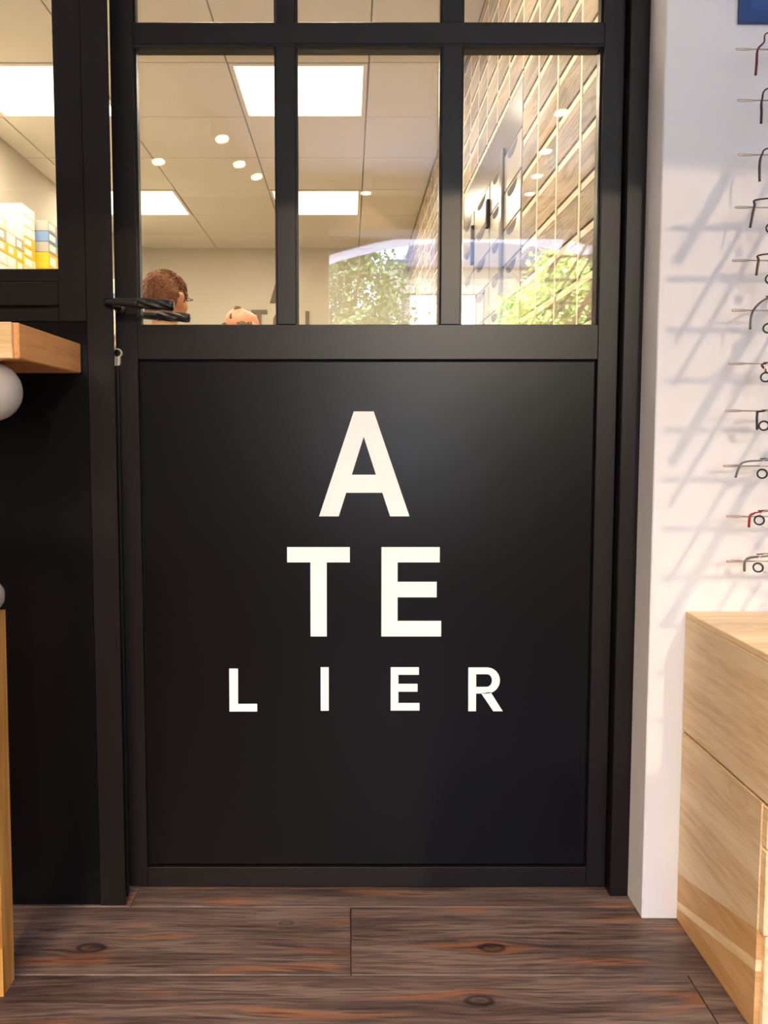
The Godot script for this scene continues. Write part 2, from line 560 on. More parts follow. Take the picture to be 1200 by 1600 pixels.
# ---------------------------------------------------------------- outside
func outside():
	shell("ground", Vector3(-30, -0.12, 2.5), Vector3(40, -0.02, 60), M.street, "pale paved street in front of the shop")
	shell("ground_bounce_slab", Vector3(-1.5, -0.02, 2.5), Vector3(3.4, 0.0, 6.2), mat(Color(0.92, 0.89, 0.85), 0.9), "added unseen pale slab outside the shopfront, bouncing sunlight up to the arch")  # unseen slab added to bounce sunlight up to the arch
	leaf_mesh()
	tree("street_tree", "broad green tree reflected in the right door pane", Vector3(3.62, -0.02, 9.0), 4.75, Vector3(1.65, 2.0, 1.3), 1, 30000, Color(0.74, 0.80, 0.46))
	tree("street_tree", "greyer tree reflected in the middle door pane beside the stone house", Vector3(0.0, -0.02, 9.6), 4.9, Vector3(0.86, 2.0, 1.0), 2, 15000, Color(0.42, 0.48, 0.30))
	tree("street_tree", "dark green tree behind the stone house", Vector3(1.42, -0.02, 20.6), 6.4, Vector3(0.9, 1.2, 0.9), 3, 3000, Color(0.22, 0.34, 0.16))
	var b := thing("stone_house", "pale stone house with slate roof reflected in the door panes", "house", Vector3(0, -0.02, 14.0))
	var y0 := 0.02 + HC
	var wl := MB.new()
	wl.span(Vector3(0.86, 0, 0), Vector3(7.5, y0 + 3.55, 5.0))
	put("wall", wl.done(), M.facade, b)
	var tr := MB.new()
	var ev := MB.new()
	ev.span(Vector3(0.80, y0 + 3.55, -0.12), Vector3(7.6, y0 + 3.75, 5.1), 0.03)
	put("eaves", ev.done(), M.slate, b)
	tr.span(Vector3(0.86, 0, -0.08), Vector3(1.14, y0 + 3.55, 0.0), 0.02)
	tr.span(Vector3(1.14, y0 + 3.02, -0.05), Vector3(2.9, y0 + 3.2, 0.0), 0.02)
	tr.span(Vector3(2.75, 0, -0.05), Vector3(2.9, y0 + 3.02, 0.0), 0.02)
	put("stone_trim", tr.done(), M.trim_stone, b)
	var dr := MB.new()
	dr.span(Vector3(1.32, 0, -0.03), Vector3(2.72, y0 + 3.0, 0.02), 0.01)
	put("door", dr.done(), M.bright_door, b)
	var rf := MB.new()
	var prof := [Vector2(0, y0 + 3.75), Vector2(0.25, y0 + 4.7), Vector2(4.75, y0 + 4.7), Vector2(5.0, y0 + 3.75)]
	rf.prism(prof, Transform3D(Basis(Vector3(0, 0, 1), Vector3.UP, Vector3(-1, 0, 0)), Vector3(1.5, 0, 0)), 6.0)
	put("roof", rf.done(), M.slate, b)
	# added roof window; its glow and spotlight stand in for sun thrown back
	var w := MB.new()
	w.span(Vector3(2.10, 4.49, -0.02), Vector3(2.50, 5.09, 0.3), 0.01)
	put("added_dormer", w.done(), M.slate, b)
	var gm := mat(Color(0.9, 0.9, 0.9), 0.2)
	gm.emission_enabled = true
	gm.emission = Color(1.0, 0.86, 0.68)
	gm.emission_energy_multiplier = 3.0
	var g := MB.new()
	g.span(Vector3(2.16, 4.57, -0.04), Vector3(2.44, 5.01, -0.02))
	put("added_glint_pane", g.done(), gm, b)
	var s := SpotLight3D.new()
	s.name = "added_glint_light"
	s.light_color = Color(1.0, 0.87, 0.73)
	s.light_energy = 84.0
	s.light_size = 0.04
	s.spot_angle = 12.0
	s.spot_angle_attenuation = 0.2
	s.spot_range = 40.0
	s.spot_attenuation = 2.0
	s.shadow_enabled = true
	b.add_child(s, true)
	s.position = Vector3(2.30, 4.79, -0.2)
	s.look_at_from_position(s.global_position, Vector3(0.5, 1.0, -1.4))

var leaf: ArrayMesh
func leaf_mesh():
	var mb := MB.new()
	var a := Vector3(0, 0, 0)
	var t := Vector3(0, 1, 0)
	for s in [-1.0, 1.0]:
		mb.face([a, Vector3(s * 0.32, 0.35, 0.12), Vector3(s * 0.26, 0.7, 0.1), t], Vector3(0, 0, 1))
	leaf = mb.done()

func tree(called: String, label: String, at: Vector3, top: float, r: Vector3, sd: int, count: int, col: Color):
	var t := thing(called, label, "tree", at, "trees across the street")
	rng.seed = sd
	var c := Vector3(0, top - r.y, 0)
	var tr := MB.new()
	tr.smooth()
	tr.tube([Vector3(0, 0, 0), Vector3(0.03, c.y * 0.5, 0.02), c, c + Vector3(0, r.y * 0.6, 0)], [0.13, 0.10, 0.07, 0.02], 8)
	for i in 9:
		var a := rng.randf() * TAU
		var dir := Vector3(cos(a) * r.x, rng.randf_range(-0.1, 0.8) * r.y, sin(a) * r.z) * 0.8
		tr.tube([c * 0.75, c * 0.8 + dir * 0.5, c + dir], [0.05, 0.03, 0.01], 5)
	put("trunk", tr.done(), M.bark, t)
	var lm := mat(col, 0.6)
	lm.backlight_enabled = true
	lm.backlight = Color(0.35, 0.42, 0.12)
	var mm := MultiMesh.new()
	mm.transform_format = MultiMesh.TRANSFORM_3D
	mm.mesh = leaf
	mm.instance_count = count
	var clumps := []
	for i in 46:
		var d := Vector3(rng.randfn(), rng.randfn(), rng.randfn()).normalized() * pow(rng.randf(), 0.4) * 0.86
		clumps.append(c + d * r)
	for i in count:
		var k: Vector3 = clumps[rng.randi() % clumps.size()]
		var p := k + Vector3(rng.randfn(), rng.randfn(), rng.randfn()) * 0.17
		var b := Basis.from_euler(Vector3(rng.randf() * TAU, rng.randf() * TAU, rng.randf() * TAU)).scaled(Vector3.ONE * rng.randf_range(0.06, 0.105))
		mm.set_instance_transform(i, Transform3D(b, p))
	var mi := MultiMeshInstance3D.new()
	mi.name = "foliage"
	mi.multimesh = mm
	mi.material_override = lm
	mi.set_meta("kind", "stuff")
	t.add_child(mi, true)

# ---------------------------------------------------------------- black steelwork
func left_partition():
	var t := thing("window_1", "black framed fixed window and panel left of the door", "", Vector3.ZERO, "", "structure")
	var m: Material = M.steel
	boxy("stile", P(-0.5305, 0.2079, 1.4485), P(-0.4797, 1.5985, 1.488), m, t, 0.0012)
	boxy("head_rail", P(-2.4, 1.30, 1.4485), P(-0.5310, 1.5985, 1.488), m, t, 0.0012)
	var bead := MB.new()
	bead.span(P(-2.4, 0.2800, 1.4560), P(-0.5310, 0.3046, 1.486), 0.0015)
	put("bead", bead.done(), m, t)
	boxy("bottom_rail", P(-2.4, 0.2368, 1.4485), P(-0.5310, 0.2790, 1.488), m, t, 0.0012)
	boxy("bead", P(-2.4, 0.2325, 1.4600), P(-0.5310, 0.2365, 1.486), m, t)
	boxy("lower_bead", P(-2.4, 0.2079, 1.4500), P(-0.5310, 0.2322, 1.488), m, t, 0.0012)
	boxy("lower_panel", P(-2.4, -HC, 1.4495), P(-0.4797, 0.2065, 1.488), M.panel, t, 0.0008)
	boxy("pane", P(-2.4, 0.29, 1.468), P(-0.525, 1.31, 1.474), M.glass, t)
	var p := MB.new()
	p.span(P(-0.4792, -HC, 1.447), P(-0.431, 1.5985, 1.4515), 0.0008)
	p.span(P(-0.4792, -HC, 1.4513), P(-0.447, 1.5985, 1.488), 0.0008)
	p.span(P(-0.4470, -HC, 1.475), P(-0.4340, 0.13, 1.488), 0.0008)  # added strip that stops light leaking through the lower gap
	tag(put("trim_1", p.done(), m), "black steel door jamb left of the ATELIER door", "", "", "structure")
	var r := MB.new()
	r.span(P(0.5138, -HC, 1.477), P(0.5492, 1.6, 1.546), 0.0012)
	tag(put("trim_2", r.done(), m), "black steel door jamb right of the ATELIER door", "", "", "structure")
	var h := MB.new()
	h.span(P(-0.4305, 1.20, 1.477), P(0.5135, 1.598, 1.53), 0.0012)
	tag(put("trim_3", h.done(), m), "black steel header over the door", "", "", "structure")

func letter(poly_list: Array, at: Transform3D, depth: float, m: Material, parent: Node, called := "letter"):
	var mb := MB.new()
	for p in poly_list: mb.prism(p, at, depth)
	return put(called, mb.done(), m, parent)

func v2(flat: Array) -> Array:
	var out := []
	for i in range(0, flat.size(), 2): out.append(Vector2(flat[i], flat[i + 1]))
	return out

func bowl(x0: float, xm: float, cy: float, ro: Vector2, ri: Vector2) -> Array:
	# the closed ring part of an R as four-sided slices
	var o := []
	var n := []
	for i in 17:
		var a := PI / 2 - PI * i / 16.0
		o.append(Vector2(xm + cos(a) * ro.x, cy + sin(a) * ro.y))
		n.append(Vector2(xm + cos(a) * ri.x, cy + sin(a) * ri.y))
	o.push_front(Vector2(x0, cy + ro.y)); n.push_front(Vector2(x0, cy + ri.y))
	o.push_back(Vector2(x0, cy - ro.y)); n.push_back(Vector2(x0, cy - ri.y))
	var out := []
	for i in range(o.size() - 1): out.append([o[i], o[i + 1], n[i + 1], n[i]])
	return out

func door():
	var t := thing("door_1", "black steel door with six glass panes and white ATELIER lettering", "", Vector3.ZERO, "", "structure")
	var m: Material = M.steel
	var b := 0.0011
	var D0 := 1.5
	var D1 := 1.545
	boxy("stile", P(-0.4431, -0.899, D0), P(-0.4013, 1.195, D1), m, t, b)
	boxy("stile", P(0.4737, -0.899, D0), P(0.5115, 1.195, D1), m, t, b)
	boxy("bottom_rail", P(-0.4013, -0.899, D0), P(0.4737, -0.8595, D1), m, t, b)
	boxy("lock_rail", P(-0.4013, 0.1438, D0), P(0.4737, 0.2096, D1), m, t, b)
	boxy("glazing_bar", P(-0.4013, 0.7225, D0), P(0.4737, 0.7615, D1), m, t, b)
	boxy("top_rail", P(-0.4013, 1.145, D0), P(0.4737, 1.195, D1), m, t, b)
	for x in [[-0.1356, -0.0996], [0.1740, 0.2112]]:
		boxy("mullion", P(x[0], 0.2096, D0), P(x[1], 0.7225, D1), m, t, b)
		boxy("mullion", P(x[0], 0.7615, D0), P(x[1], 1.145, D1), m, t, b)
	var pn := MB.new()
	pn.span(P(-0.3985, -0.8567, 1.506), P(0.4709, 0.1410, 1.54), 0.0015)
	put("panel", pn.done(), M.panel, t)
	boxy("panel_backing", P(-0.4013, -0.8595, 1.514), P(0.4737, 0.1438, 1.536), M.dark, t)
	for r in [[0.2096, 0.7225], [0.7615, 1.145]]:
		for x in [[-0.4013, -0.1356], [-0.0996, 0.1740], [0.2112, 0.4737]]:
			var pane := MB.new()   # double glazing
			pane.span(P(x[0], r[0], 1.5225), P(x[1], r[1], 1.5265))
			pane.span(P(x[0], r[0], 1.5345), P(x[1], r[1], 1.5385))
			put("pane", pane.done(), M.glass, t)
			boxy("shade_strip", P(x[0], r[1] - 0.004, 1.5015), P(x[1], r[1] + 0.0005, 1.512), M.dark, t)  # black strip under the bar, painting in the shade there
			var g := MB.new()
			for s in [0, 1]:
				g.span(P(x[s] - (0.004 if s else 0.0), r[0], 1.512), P(x[s] + (0.0 if s else 0.004), r[1], 1.522))
			put("glazing_bead", g.done(), m, t)
	# lettering, cut from white vinyl
	var at := Transform3D(Basis.IDENTITY, P(0, 0, 1.5052))
	var e := 0.0008
	letter([v2([-0.0576, -0.1568, 0.0095, 0.0455, 0.0286, 0.0455, 0.0287, -0.0029, 0.0058, -0.0761, 0.0288, -0.0761, 0.0288, -0.111, -0.005, -0.111, -0.0195, -0.1568]), v2([0.1176, -0.1568, 0.0478, 0.0455, 0.0286, 0.0455, 0.0287, -0.0029, 0.0524, -0.0761, 0.0288, -0.0761, 0.0288, -0.111, 0.0648, -0.111, 0.08, -0.1568])], at, e, M.vinyl, t)
	letter([v2([-0.1199, -0.2169, 0.002, -0.2169, 0.002, -0.2468, -0.0429, -0.2468, -0.0431, -0.3932, -0.0749, -0.3932, -0.0747, -0.2468, -0.1199, -0.2468])], at, e, M.vinyl, t)
	letter([v2([0.0636, -0.2169, 0.1768, -0.2169, 0.1768, -0.2468, 0.0950, -0.2468, 0.0950, -0.285, 0.1714, -0.285, 0.1714, -0.3156, 0.0952, -0.3156, 0.0953, -0.3623, 0.1806, -0.3623, 0.1808, -0.3932, 0.0638, -0.3932])], at, e, M.vinyl, t)
	letter([v2([-0.2350, -0.4574, -0.2177, -0.4574, -0.2182, -0.5282, -0.1806, -0.5282, -0.1807, -0.5436, -0.2354, -0.5436])], at, e, M.vinyl, t)
	letter([v2([-0.0553, -0.4547, -0.0394, -0.4547, -0.0395, -0.5420, -0.0554, -0.5420])], at, e, M.vinyl, t)
	letter([v2([0.0823, -0.4547, 0.1377, -0.4547, 0.1378, -0.4697, 0.0975, -0.4697, 0.0976, -0.488, 0.1352, -0.488, 0.1353, -0.5036, 0.0976, -0.5036, 0.0977, -0.5265, 0.1393, -0.5265, 0.1394, -0.5416, 0.0825, -0.5416])], at, e, M.vinyl, t)
	var rr := [v2([0.2349, -0.4552, 0.2502, -0.4552, 0.2508, -0.5430, 0.2356, -0.5430]), v2([0.2605, -0.5070, 0.2790, -0.5040, 0.3035, -0.5430, 0.2850, -0.5430])]
	rr.append_array(bowl(0.2502, 0.2715, -0.4813, Vector2(0.0257, 0.0261), Vector2(0.0100, 0.0128)))
	letter(rr, at, e, M.vinyl, t)
	# twisted lever handles on both faces
	for s in [1.0, -1.0]:
		var y := 0.2405 if s > 0 else 0.2395
		var d := 1.43 if s > 0 else 1.572
		var mb := MB.new()
		mb.smooth()
		var path := []
		var rad := []
		for i in 30:
			var f := i / 29.0
			path.append(P(lerpf(-0.440, -0.316, f), y - 0.0065 * f, d))
			rad.append(lerpf(0.0068, 0.0086, smoothstep(0.0, 0.55, f)) * (0.82 if i == 29 else 1.0))
		mb.tube(path.slice(0, 15), rad.slice(0, 15), 14)
		mb.smooth(1)
		mb.tube(path.slice(14, 30), rad.slice(14, 30), 32, 5, 0.42, 0.42)
		mb.smooth(2)
		var fd := D0 if s > 0 else D1
		mb.tube([P(-0.436, y, fd), P(-0.436, y, lerpf(fd, d, 0.8)), P(-0.4372, y, d)], [0.0075, 0.0065, 0.0065], 12)
		mb.lathe([Vector2(0, 0.006), Vector2(0.0105, 0.006), Vector2(0.012, 0.004), Vector2(0.012, 0.0)], 20, Transform3D(Basis(Vector3(1, 0, 0), Vector3(0, 0, s), Vector3(0, -1, 0)), P(-0.432, y, fd)))
		put("lever_handle", mb.done(), M.black, t)
	# euro lock cylinder
	var key := MB.new()
	var out := []
	for i in 23:
		var a := deg_to_rad(-65.0 + 310.0 * i / 22.0)
		out.append(Vector2(cos(a), sin(a)) * 0.0088)
	out.append(Vector2(-0.0046, -0.0205))
	out.append(Vector2(-0.0025, -0.0235))
	out.append(Vector2(0.0025, -0.0235))
	out.append(Vector2(0.0046, -0.0205))
	# start and end where the tail leaves the round
	out[0] = Vector2(0.0046, -0.0075)
	out[22] = Vector2(-0.0046, -0.0075)
	key.prism(out, Transform3D(Basis.IDENTITY, P(-0.4388, 0.1555, 1.494)), 0.012)
	var lock := put("lock_cylinder", key.done(), M.chrome, t)
	var plug := MB.new()
	plug.lathe([Vector2(0, 0.0012), Vector2(0.006, 0.0012), Vector2(0.0066, 0.0)], 20, Transform3D(Basis(Vector3(1, 0, 0), Vector3(0, 0, 1), Vector3(0, -1, 0)), P(-0.4388, 0.1555, 1.4941)))
	put("plug", plug.done(), mat(Color(0.30, 0.27, 0.24), 0.3, 0.9), lock)
	boxy("keyway", P(-0.4425, 0.1548, 1.4925), P(-0.4351, 0.1562, 1.494), M.dark, lock)
	boxy("latch_plate", P(-0.4460, 0.140, 1.5035), P(-0.4425, 0.170, 1.530), M.chrome, t, 0.0006)

# ---------------------------------------------------------------- workshop wall of wood tiles
func wood_wall():
	var walls := []
	var near_wall := thing("wall_wood", "oak tiled side wall nearest the door, up to the built-in drawers", "", Vector3.ZERO, "", "structure")
	walls.append(near_wall)
	walls.append(thing("wall_wood", "oak tiled side wall above the built-in drawers", "", Vector3.ZERO, "", "structure"))
	walls.append(thing("wall_wood", "oak tiled side wall beyond the built-in drawers, farthest from the door", "", Vector3.ZERO, "", "structure"))
	boxy("backing", P(0.525, -HC, 1.548), P(0.72, 1.72, 2.352), M.groove, walls[0])
	boxy("backing", P(0.525, 1.062, 2.352), P(0.72, 1.72, 3.536), M.groove, walls[1])
	boxy("backing", P(0.525, -HC, 3.536), P(0.72, 1.72, 6.93), M.groove, walls[2])
	shell("wall_wood_rear", P(0.66, -HC, 2.352), P(0.72, 1.062, 3.536), M.groove, "dark wall behind the built-in drawers")
	var cab0 := 2.355
	var cab1 := 3.533
	var cabt := 1.058
	var ds := [1.560]
	while ds[-1] < 6.83: ds.append(ds[-1] + (0.196 if ds[-1] < 2.2 else 0.1985))
	var pitch := 0.1022
	var shown := 0
	var rests := [MB.new(), MB.new(), MB.new()]
	var bts := [MB.new(), MB.new(), MB.new()]
	for q in 3: rests[q].uvs = Vector2(1.0 / 0.8, 1.0 / 0.4)
	for i in range(ds.size() - 1):
		var a: float = ds[i]
		var e: float = minf(ds[i + 1], 6.83)
		var in_cab := a > cab0 - 0.1 and e < cab1 + 0.1
		var which := 1 if in_cab else (0 if a < cab0 else 2)
		var t: Node3D = walls[which]
		var rest: MB = rests[which]
		var bt: MB = bts[which]
		# upright strip at the near edge of each column
		var low := -HC
		if in_cab: low = cabt + 0.004
		bt.span(P(0.5055, low, a - 0.008), P(0.525, 1.6, a + 0.008), 0.0008)
		for k in range(-9, 16):
			var h0 := 0.0168 + pitch * k
			if h0 > 1.6: break
			if in_cab and h0 + pitch * 0.5 < cabt - 0.03: continue
			var h1 := minf(h0 + pitch, 1.6)
			# pale batten under the tile
			bt.span(P(0.5075, h0 + 0.0030, a + 0.008), P(0.525, h0 + 0.0200, e - 0.008), 0.0008)
			if h1 - h0 < 0.04: continue
			var p0 := P(0.505, h0 + 0.0235, a + 0.0085)
			var p1 := P(0.525, h1 - 0.0005, e - 0.0085)
			var uo := Vector2(rng.randf() * 0.76 + e / 0.8, (rng.randi() % 4) / 4.0 + 0.02 + (h1 + HC) / 0.4)
			if (k >= 1 and e < 5.6) or which == 1:
				var mb := MB.new()
				mb.uvs = rest.uvs
				mb.uvo = uo
				mb.span(p0, p1, 0.001)
				put("wood_tile", mb.done(), M.tiles[rng.randi() % 4], t)
				shown += 1
			else:
				rest.uvo = uo
				rest.span(p0, p1, 0.001)
	for q in 3:
		put("batten", bts[q].done(), M.batten, walls[q]).set_meta("kind", "stuff")
		if q != 1: put("wood_tiling", rests[q].done(), M.tiles[0], walls[q]).set_meta("kind", "stuff")
	# built-in drawer cabinet
	var c := thing("drawer_cabinet", "built-in cabinet of pale scooped drawers under a grey fascia in the oak wall", "cabinet", P(0.505, -HC, (cab0 + cab1) / 2))
	var org := c.position
	var add := func(called: String, a: Vector3, b: Vector3, m: Material, bev: float, parent: Node):
		var mb := MB.new()
		mb.span(a - org, b - org, bev)
		return put(called, mb.done(), m, parent)
	add.call("carcass", P(0.5235, -HC, cab0), P(0.60, cabt, cab1), M.dark, 0.0, c)
	add.call("fascia", P(0.5085, 0.905, cab0 + 0.004), P(0.523, cabt - 0.003, cab1 - 0.004), M.fascia, 0.002, c)
	add.call("post", P(0.496, 0.10, 2.604), P(0.5055, 0.93, 2.640), M.fascia, 0.002, c)
	add.call("pull_bar", P(0.494, 0.745, 2.862), P(0.5055, 0.845, 2.890), M.scoop, 0.002, c)
	add.call("pull_bar", P(0.494, 0.690, 3.215), P(0.5055, 0.845, 3.240), M.scoop, 0.002, c)
	var cols := [cab0, 2.62, 2.87, 3.22, cab1]
	for i in 4:
		for k in 10:
			var h1 := 0.900 - k * 0.118
			var a := P(0.506, h1 - 0.113, cols[i] + (0.012 if i > 0 else 0.004))
			var b := P(0.523, h1, cols[i + 1] - 0.012)
			var dr = add.call("drawer", a, b, M.lacquer, 0.002, c)
			# finger scoop drawn as a dark plate, its shade put into the colour
			var sc := MB.new()
			var zc := (a.z + b.z) / 2 - org.z
			var hw := absf(a.z - b.z) * 0.30
			var pts := []
			for q in 9:
				var ang := PI * q / 8.0
				pts.append(Vector2(cos(ang) * hw, -sin(ang) * 0.030))
			sc.prism(pts, Transform3D(Basis(Vector3(0, 0, 1), Vector3.UP, Vector3(-1, 0, 0)), Vector3(0.0006, b.y - org.y - 0.006, zc)), 0.004)
			put("scoop_shade", sc.done(), M.scoop, dr)

# ---------------------------------------------------------------- shop display cabinet
func display_cabinet():
	var t := thing("display_cabinet", "light oak drawer cabinet against the white wall under the glasses", "cabinet", P(0.6135, -HC, 1.405))
	var org := t.position
	var add := func(called: String, a: Vector3, b: Vector3, m: Material, bev: float, uo: Vector2):
		var mb := MB.new()
		mb.uvs = Vector2(1.0 / 0.9, 1.0 / 0.5)
		mb.uvo = uo
		mb.span(a - org, b - org, bev)
		return put(called, mb.done(), m, t)
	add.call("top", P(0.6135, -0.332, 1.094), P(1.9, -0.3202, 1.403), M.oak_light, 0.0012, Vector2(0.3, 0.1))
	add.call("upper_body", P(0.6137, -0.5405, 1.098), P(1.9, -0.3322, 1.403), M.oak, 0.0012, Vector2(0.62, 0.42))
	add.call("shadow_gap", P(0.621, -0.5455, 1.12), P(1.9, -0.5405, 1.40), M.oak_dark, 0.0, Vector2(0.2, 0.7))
	# lower side, made of boards whose sapwood runs in slanting stripes
	var side := Transform3D(Basis(Vector3(0, 0, 1), Vector3.UP, Vector3(-1, 0, 0)), Vector3(0.0008, 0, 0))
	var zf := 1.405 - 1.126
	var f := -0.5458 + HC
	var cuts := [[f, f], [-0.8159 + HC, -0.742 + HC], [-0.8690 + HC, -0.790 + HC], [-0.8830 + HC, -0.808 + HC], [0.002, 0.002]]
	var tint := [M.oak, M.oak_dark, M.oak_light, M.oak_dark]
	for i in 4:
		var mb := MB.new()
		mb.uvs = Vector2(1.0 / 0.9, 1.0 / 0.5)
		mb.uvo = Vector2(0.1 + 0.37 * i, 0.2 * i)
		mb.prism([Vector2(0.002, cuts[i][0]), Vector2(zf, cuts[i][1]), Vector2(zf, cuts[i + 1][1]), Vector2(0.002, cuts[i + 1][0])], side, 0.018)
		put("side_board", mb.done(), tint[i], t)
	add.call("lower_body", P(0.634, -HC + 0.002, 1.128), P(1.9, -0.546, 1.40), M.oak, 0.0, Vector2(0.5, 0.3))
	var hs := [-0.5458, -0.612, -0.745]
	for i in 2:
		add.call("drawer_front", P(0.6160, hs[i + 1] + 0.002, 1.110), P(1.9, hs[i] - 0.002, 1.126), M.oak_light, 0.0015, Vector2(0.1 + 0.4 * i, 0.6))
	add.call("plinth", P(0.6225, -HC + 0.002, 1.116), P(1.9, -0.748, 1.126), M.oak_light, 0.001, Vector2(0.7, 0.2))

# ---------------------------------------------------------------- spectacles
func glasses_wall():
	var rod_ends := [0.6454, 0.6417, 0.6505, 0.5591, 0.6546, 0.4704, 0.6523, 0.3841, 0.651, 0.296, 0.6528, 0.2123, 0.6504, 0.1225, 0.6476, 0.0418, 0.6475, -0.053, 0.656, -0.1409, 0.6587, -0.2194]
	var tips := [
		[0.688, 0.657, 0.679, 0.641, 0.669, 0.629, 0.668, 0.607, 0.667, 0.589], [0.691, 0.569, 0.679, 0.549, 0.679, 0.53, 0.679, 0.512],
		[0.695, 0.473, 0.682, 0.461, 0.679, 0.445, 0.68, 0.419], [0.680, 0.39, 0.673, 0.379, 0.667, 0.344], [0.688, 0.300, 0.683, 0.29, 0.68, 0.266],
		[0.705, 0.23, 0.677, 0.208, 0.673, 0.177], [0.699, 0.12, 0.701, 0.11, 0.706, 0.095], [0.697, 0.04, 0.690, 0.036, 0.691, 0.009],
		[0.713, -0.042, 0.673, -0.045, 0.663, -0.054, 0.657, -0.072], [0.699, -0.131, 0.691, -0.133, 0.684, -0.138, 0.683, -0.157], [0.721, -0.206, 0.682, -0.211, 0.678, -0.233]]
	var cols := [Color(0.36, 0.14, 0.15), Color(0.17, 0.13, 0.12), Color(0.18, 0.14, 0.12), Color(0.17, 0.13, 0.12), Color(0.30, 0.18, 0.13), Color(0.33, 0.31, 0.30), Color(0.32, 0.10, 0.13), Color(0.18, 0.14, 0.13), Color(0.38, 0.38, 0.37), Color(0.55, 0.13, 0.15), Color(0.36, 0.33, 0.31)]
	var names := ["dark red", "blackish brown", "dark brown", "black", "reddish brown", "smoky grey", "wine red", "short black", "thick grey", "bright red", "mottled grey"]
	var places := ["on the topmost wire rod under the blue frame", "on the second rod from the top", "on the third rod from the top", "on the rod where the sunlit patch begins", "on the fifth rod from the top", "on the middle rod of the column", "on the seventh rod from the top", "on the fourth rod above the oak cabinet", "on the third rod above the oak cabinet", "on the second rod above the oak cabinet", "on the lowest rod just above the oak cabinet"]
	var rodp := [", topmost, under the blue frame", ", second from the top", ", third from the top", " where the sunlit patch begins", ", fifth from the top", ", sixth from the top", ", seventh from the top", ", fourth above the cabinet", ", third above the cabinet", ", second above the cabinet", ", lowest, just above the cabinet"]
	var rack := thing("display_upright", "white upright rail holding the wire rods at the right", "display rail", P(0.93, 0.2, 1.385))
	var up := MB.new()
	up.box(Vector3.ZERO, Vector3(0.03, 0.95, 0.036), 0.003)
	put("rail", up.done(), M.white, rack)
	for i in 11:
		var x: float = rod_ends[i * 2]
		var h: float = rod_ends[i * 2 + 1]
		var t := thing("display_rod", "thin silver rod carrying the %s glasses%s" % [names[i], ["", ""][0]] + rodp[i], "display rod", P(x, h, 1.35), "wire rods for glasses")
		var w := MB.new()
		w.smooth()
		w.tube([Vector3(0.028, 0, 0), Vector3(0.26, -0.002, 0), Vector3(0.282, -0.002, -0.02)], [0.0012, 0.0013, 0.0013], 8)
		put("wire", w.done(), M.wire, t)
		var e := MB.new()
		e.smooth()
		e.tube([Vector3(0, 0, 0), Vector3(0.004, 0, 0), Vector3(0.022, 0, 0), Vector3(0.030, 0, 0)], [0.0016, 0.0024, 0.0024, 0.0012], 8, 0, 0, 0, 0.55)
		put("tip", e.done(), M.wire, t)
		# the folded pair that lies over the rod
		var fm := mat(cols[i], 0.3)
		var g := thing("eyeglasses", names[i] + " folded eyeglasses " + places[i], "glasses", P(0.70, h, 1.325), "folded eyeglasses on the wall rods")
		var org := g.position
		var a: Array = tips[i]
		var path := []
		for k in range(0, a.size(), 2): path.append(P(a[k], a[k + 1], 1.325) - org)
		# carry the arm on behind the lenses to its hinge on the right
		var last: Vector3 = path[0]
		var far: Array = [Vector3(0.135, last.y + 0.004, -0.012), Vector3(0.070, last.y + 0.006, -0.006)]
		var full := far + path
		var dense := []
		for k in range(full.size() - 1):
			var p0: Vector3 = full[maxi(k - 1, 0)]
			var p3: Vector3 = full[mini(k + 2, full.size() - 1)]
			for q in 5: dense.append(full[k].cubic_interpolate(full[k + 1], p0, p3, q / 5.0) if q else full[k])
		dense.append(full[-1])
		var rad := []
		for k in dense.size(): rad.append(lerpf(0.0011, 0.0021, smoothstep(0.3, 0.8, k / float(dense.size() - 1))))
		var tm := MB.new()
		tm.smooth()
		tm.tube(dense, rad, 8)
		put("temple", tm.done(), fm, g)
		var t2 := MB.new()
		t2.smooth()
		t2.tube([Vector3(0.0, last.y + 0.002, -0.004), Vector3(0.06, last.y + 0.004, -0.014), Vector3(0.118, last.y, -0.016), Vector3(0.128, last.y - 0.010, -0.016), Vector3(0.131, last.y - 0.032, -0.016)], [0.0012, 0.0012, 0.0018, 0.002, 0.0018], 8)
		put("temple", t2.done(), fm, g)
		var ly := last.y - 0.012
		for s in 2:
			var cx := 0.022 + s * 0.068
			var ring := []
			var rr := []
			var outline := []
			for k in 29:
				var an := TAU * k / 28.0
				var c2 := cos(an)
				var s2 := sin(an)
				var p := Vector2(cx + signf(c2) * pow(absf(c2), 0.8) * 0.0245, ly + signf(s2) * pow(absf(s2), 0.8) * 0.0165)
				ring.append(Vector3(p.x, p.y, 0.003))
				rr.append(0.0007)
				if k < 28: outline.append(p)
			var rim := MB.new()
			rim.smooth()
			rim.tube(ring, rr, 6)
			put("rim", rim.done(), M.wire, g)
			var ln := MB.new()
			ln.prism(outline, Transform3D(Basis.IDENTITY, Vector3(0, 0, 0.0035)), 0.001)
			put("lens", ln.done(), M.lens, g)
		var br := MB.new()
		br.smooth()
		br.tube([Vector3(0.0465, ly + 0.002, 0.003), Vector3(0.056, ly + 0.006, 0.005), Vector3(0.0655, ly + 0.002, 0.003)], [0.0009, 0.0010, 0.0009], 6)
		put("bridge", br.done(), M.wire, g)
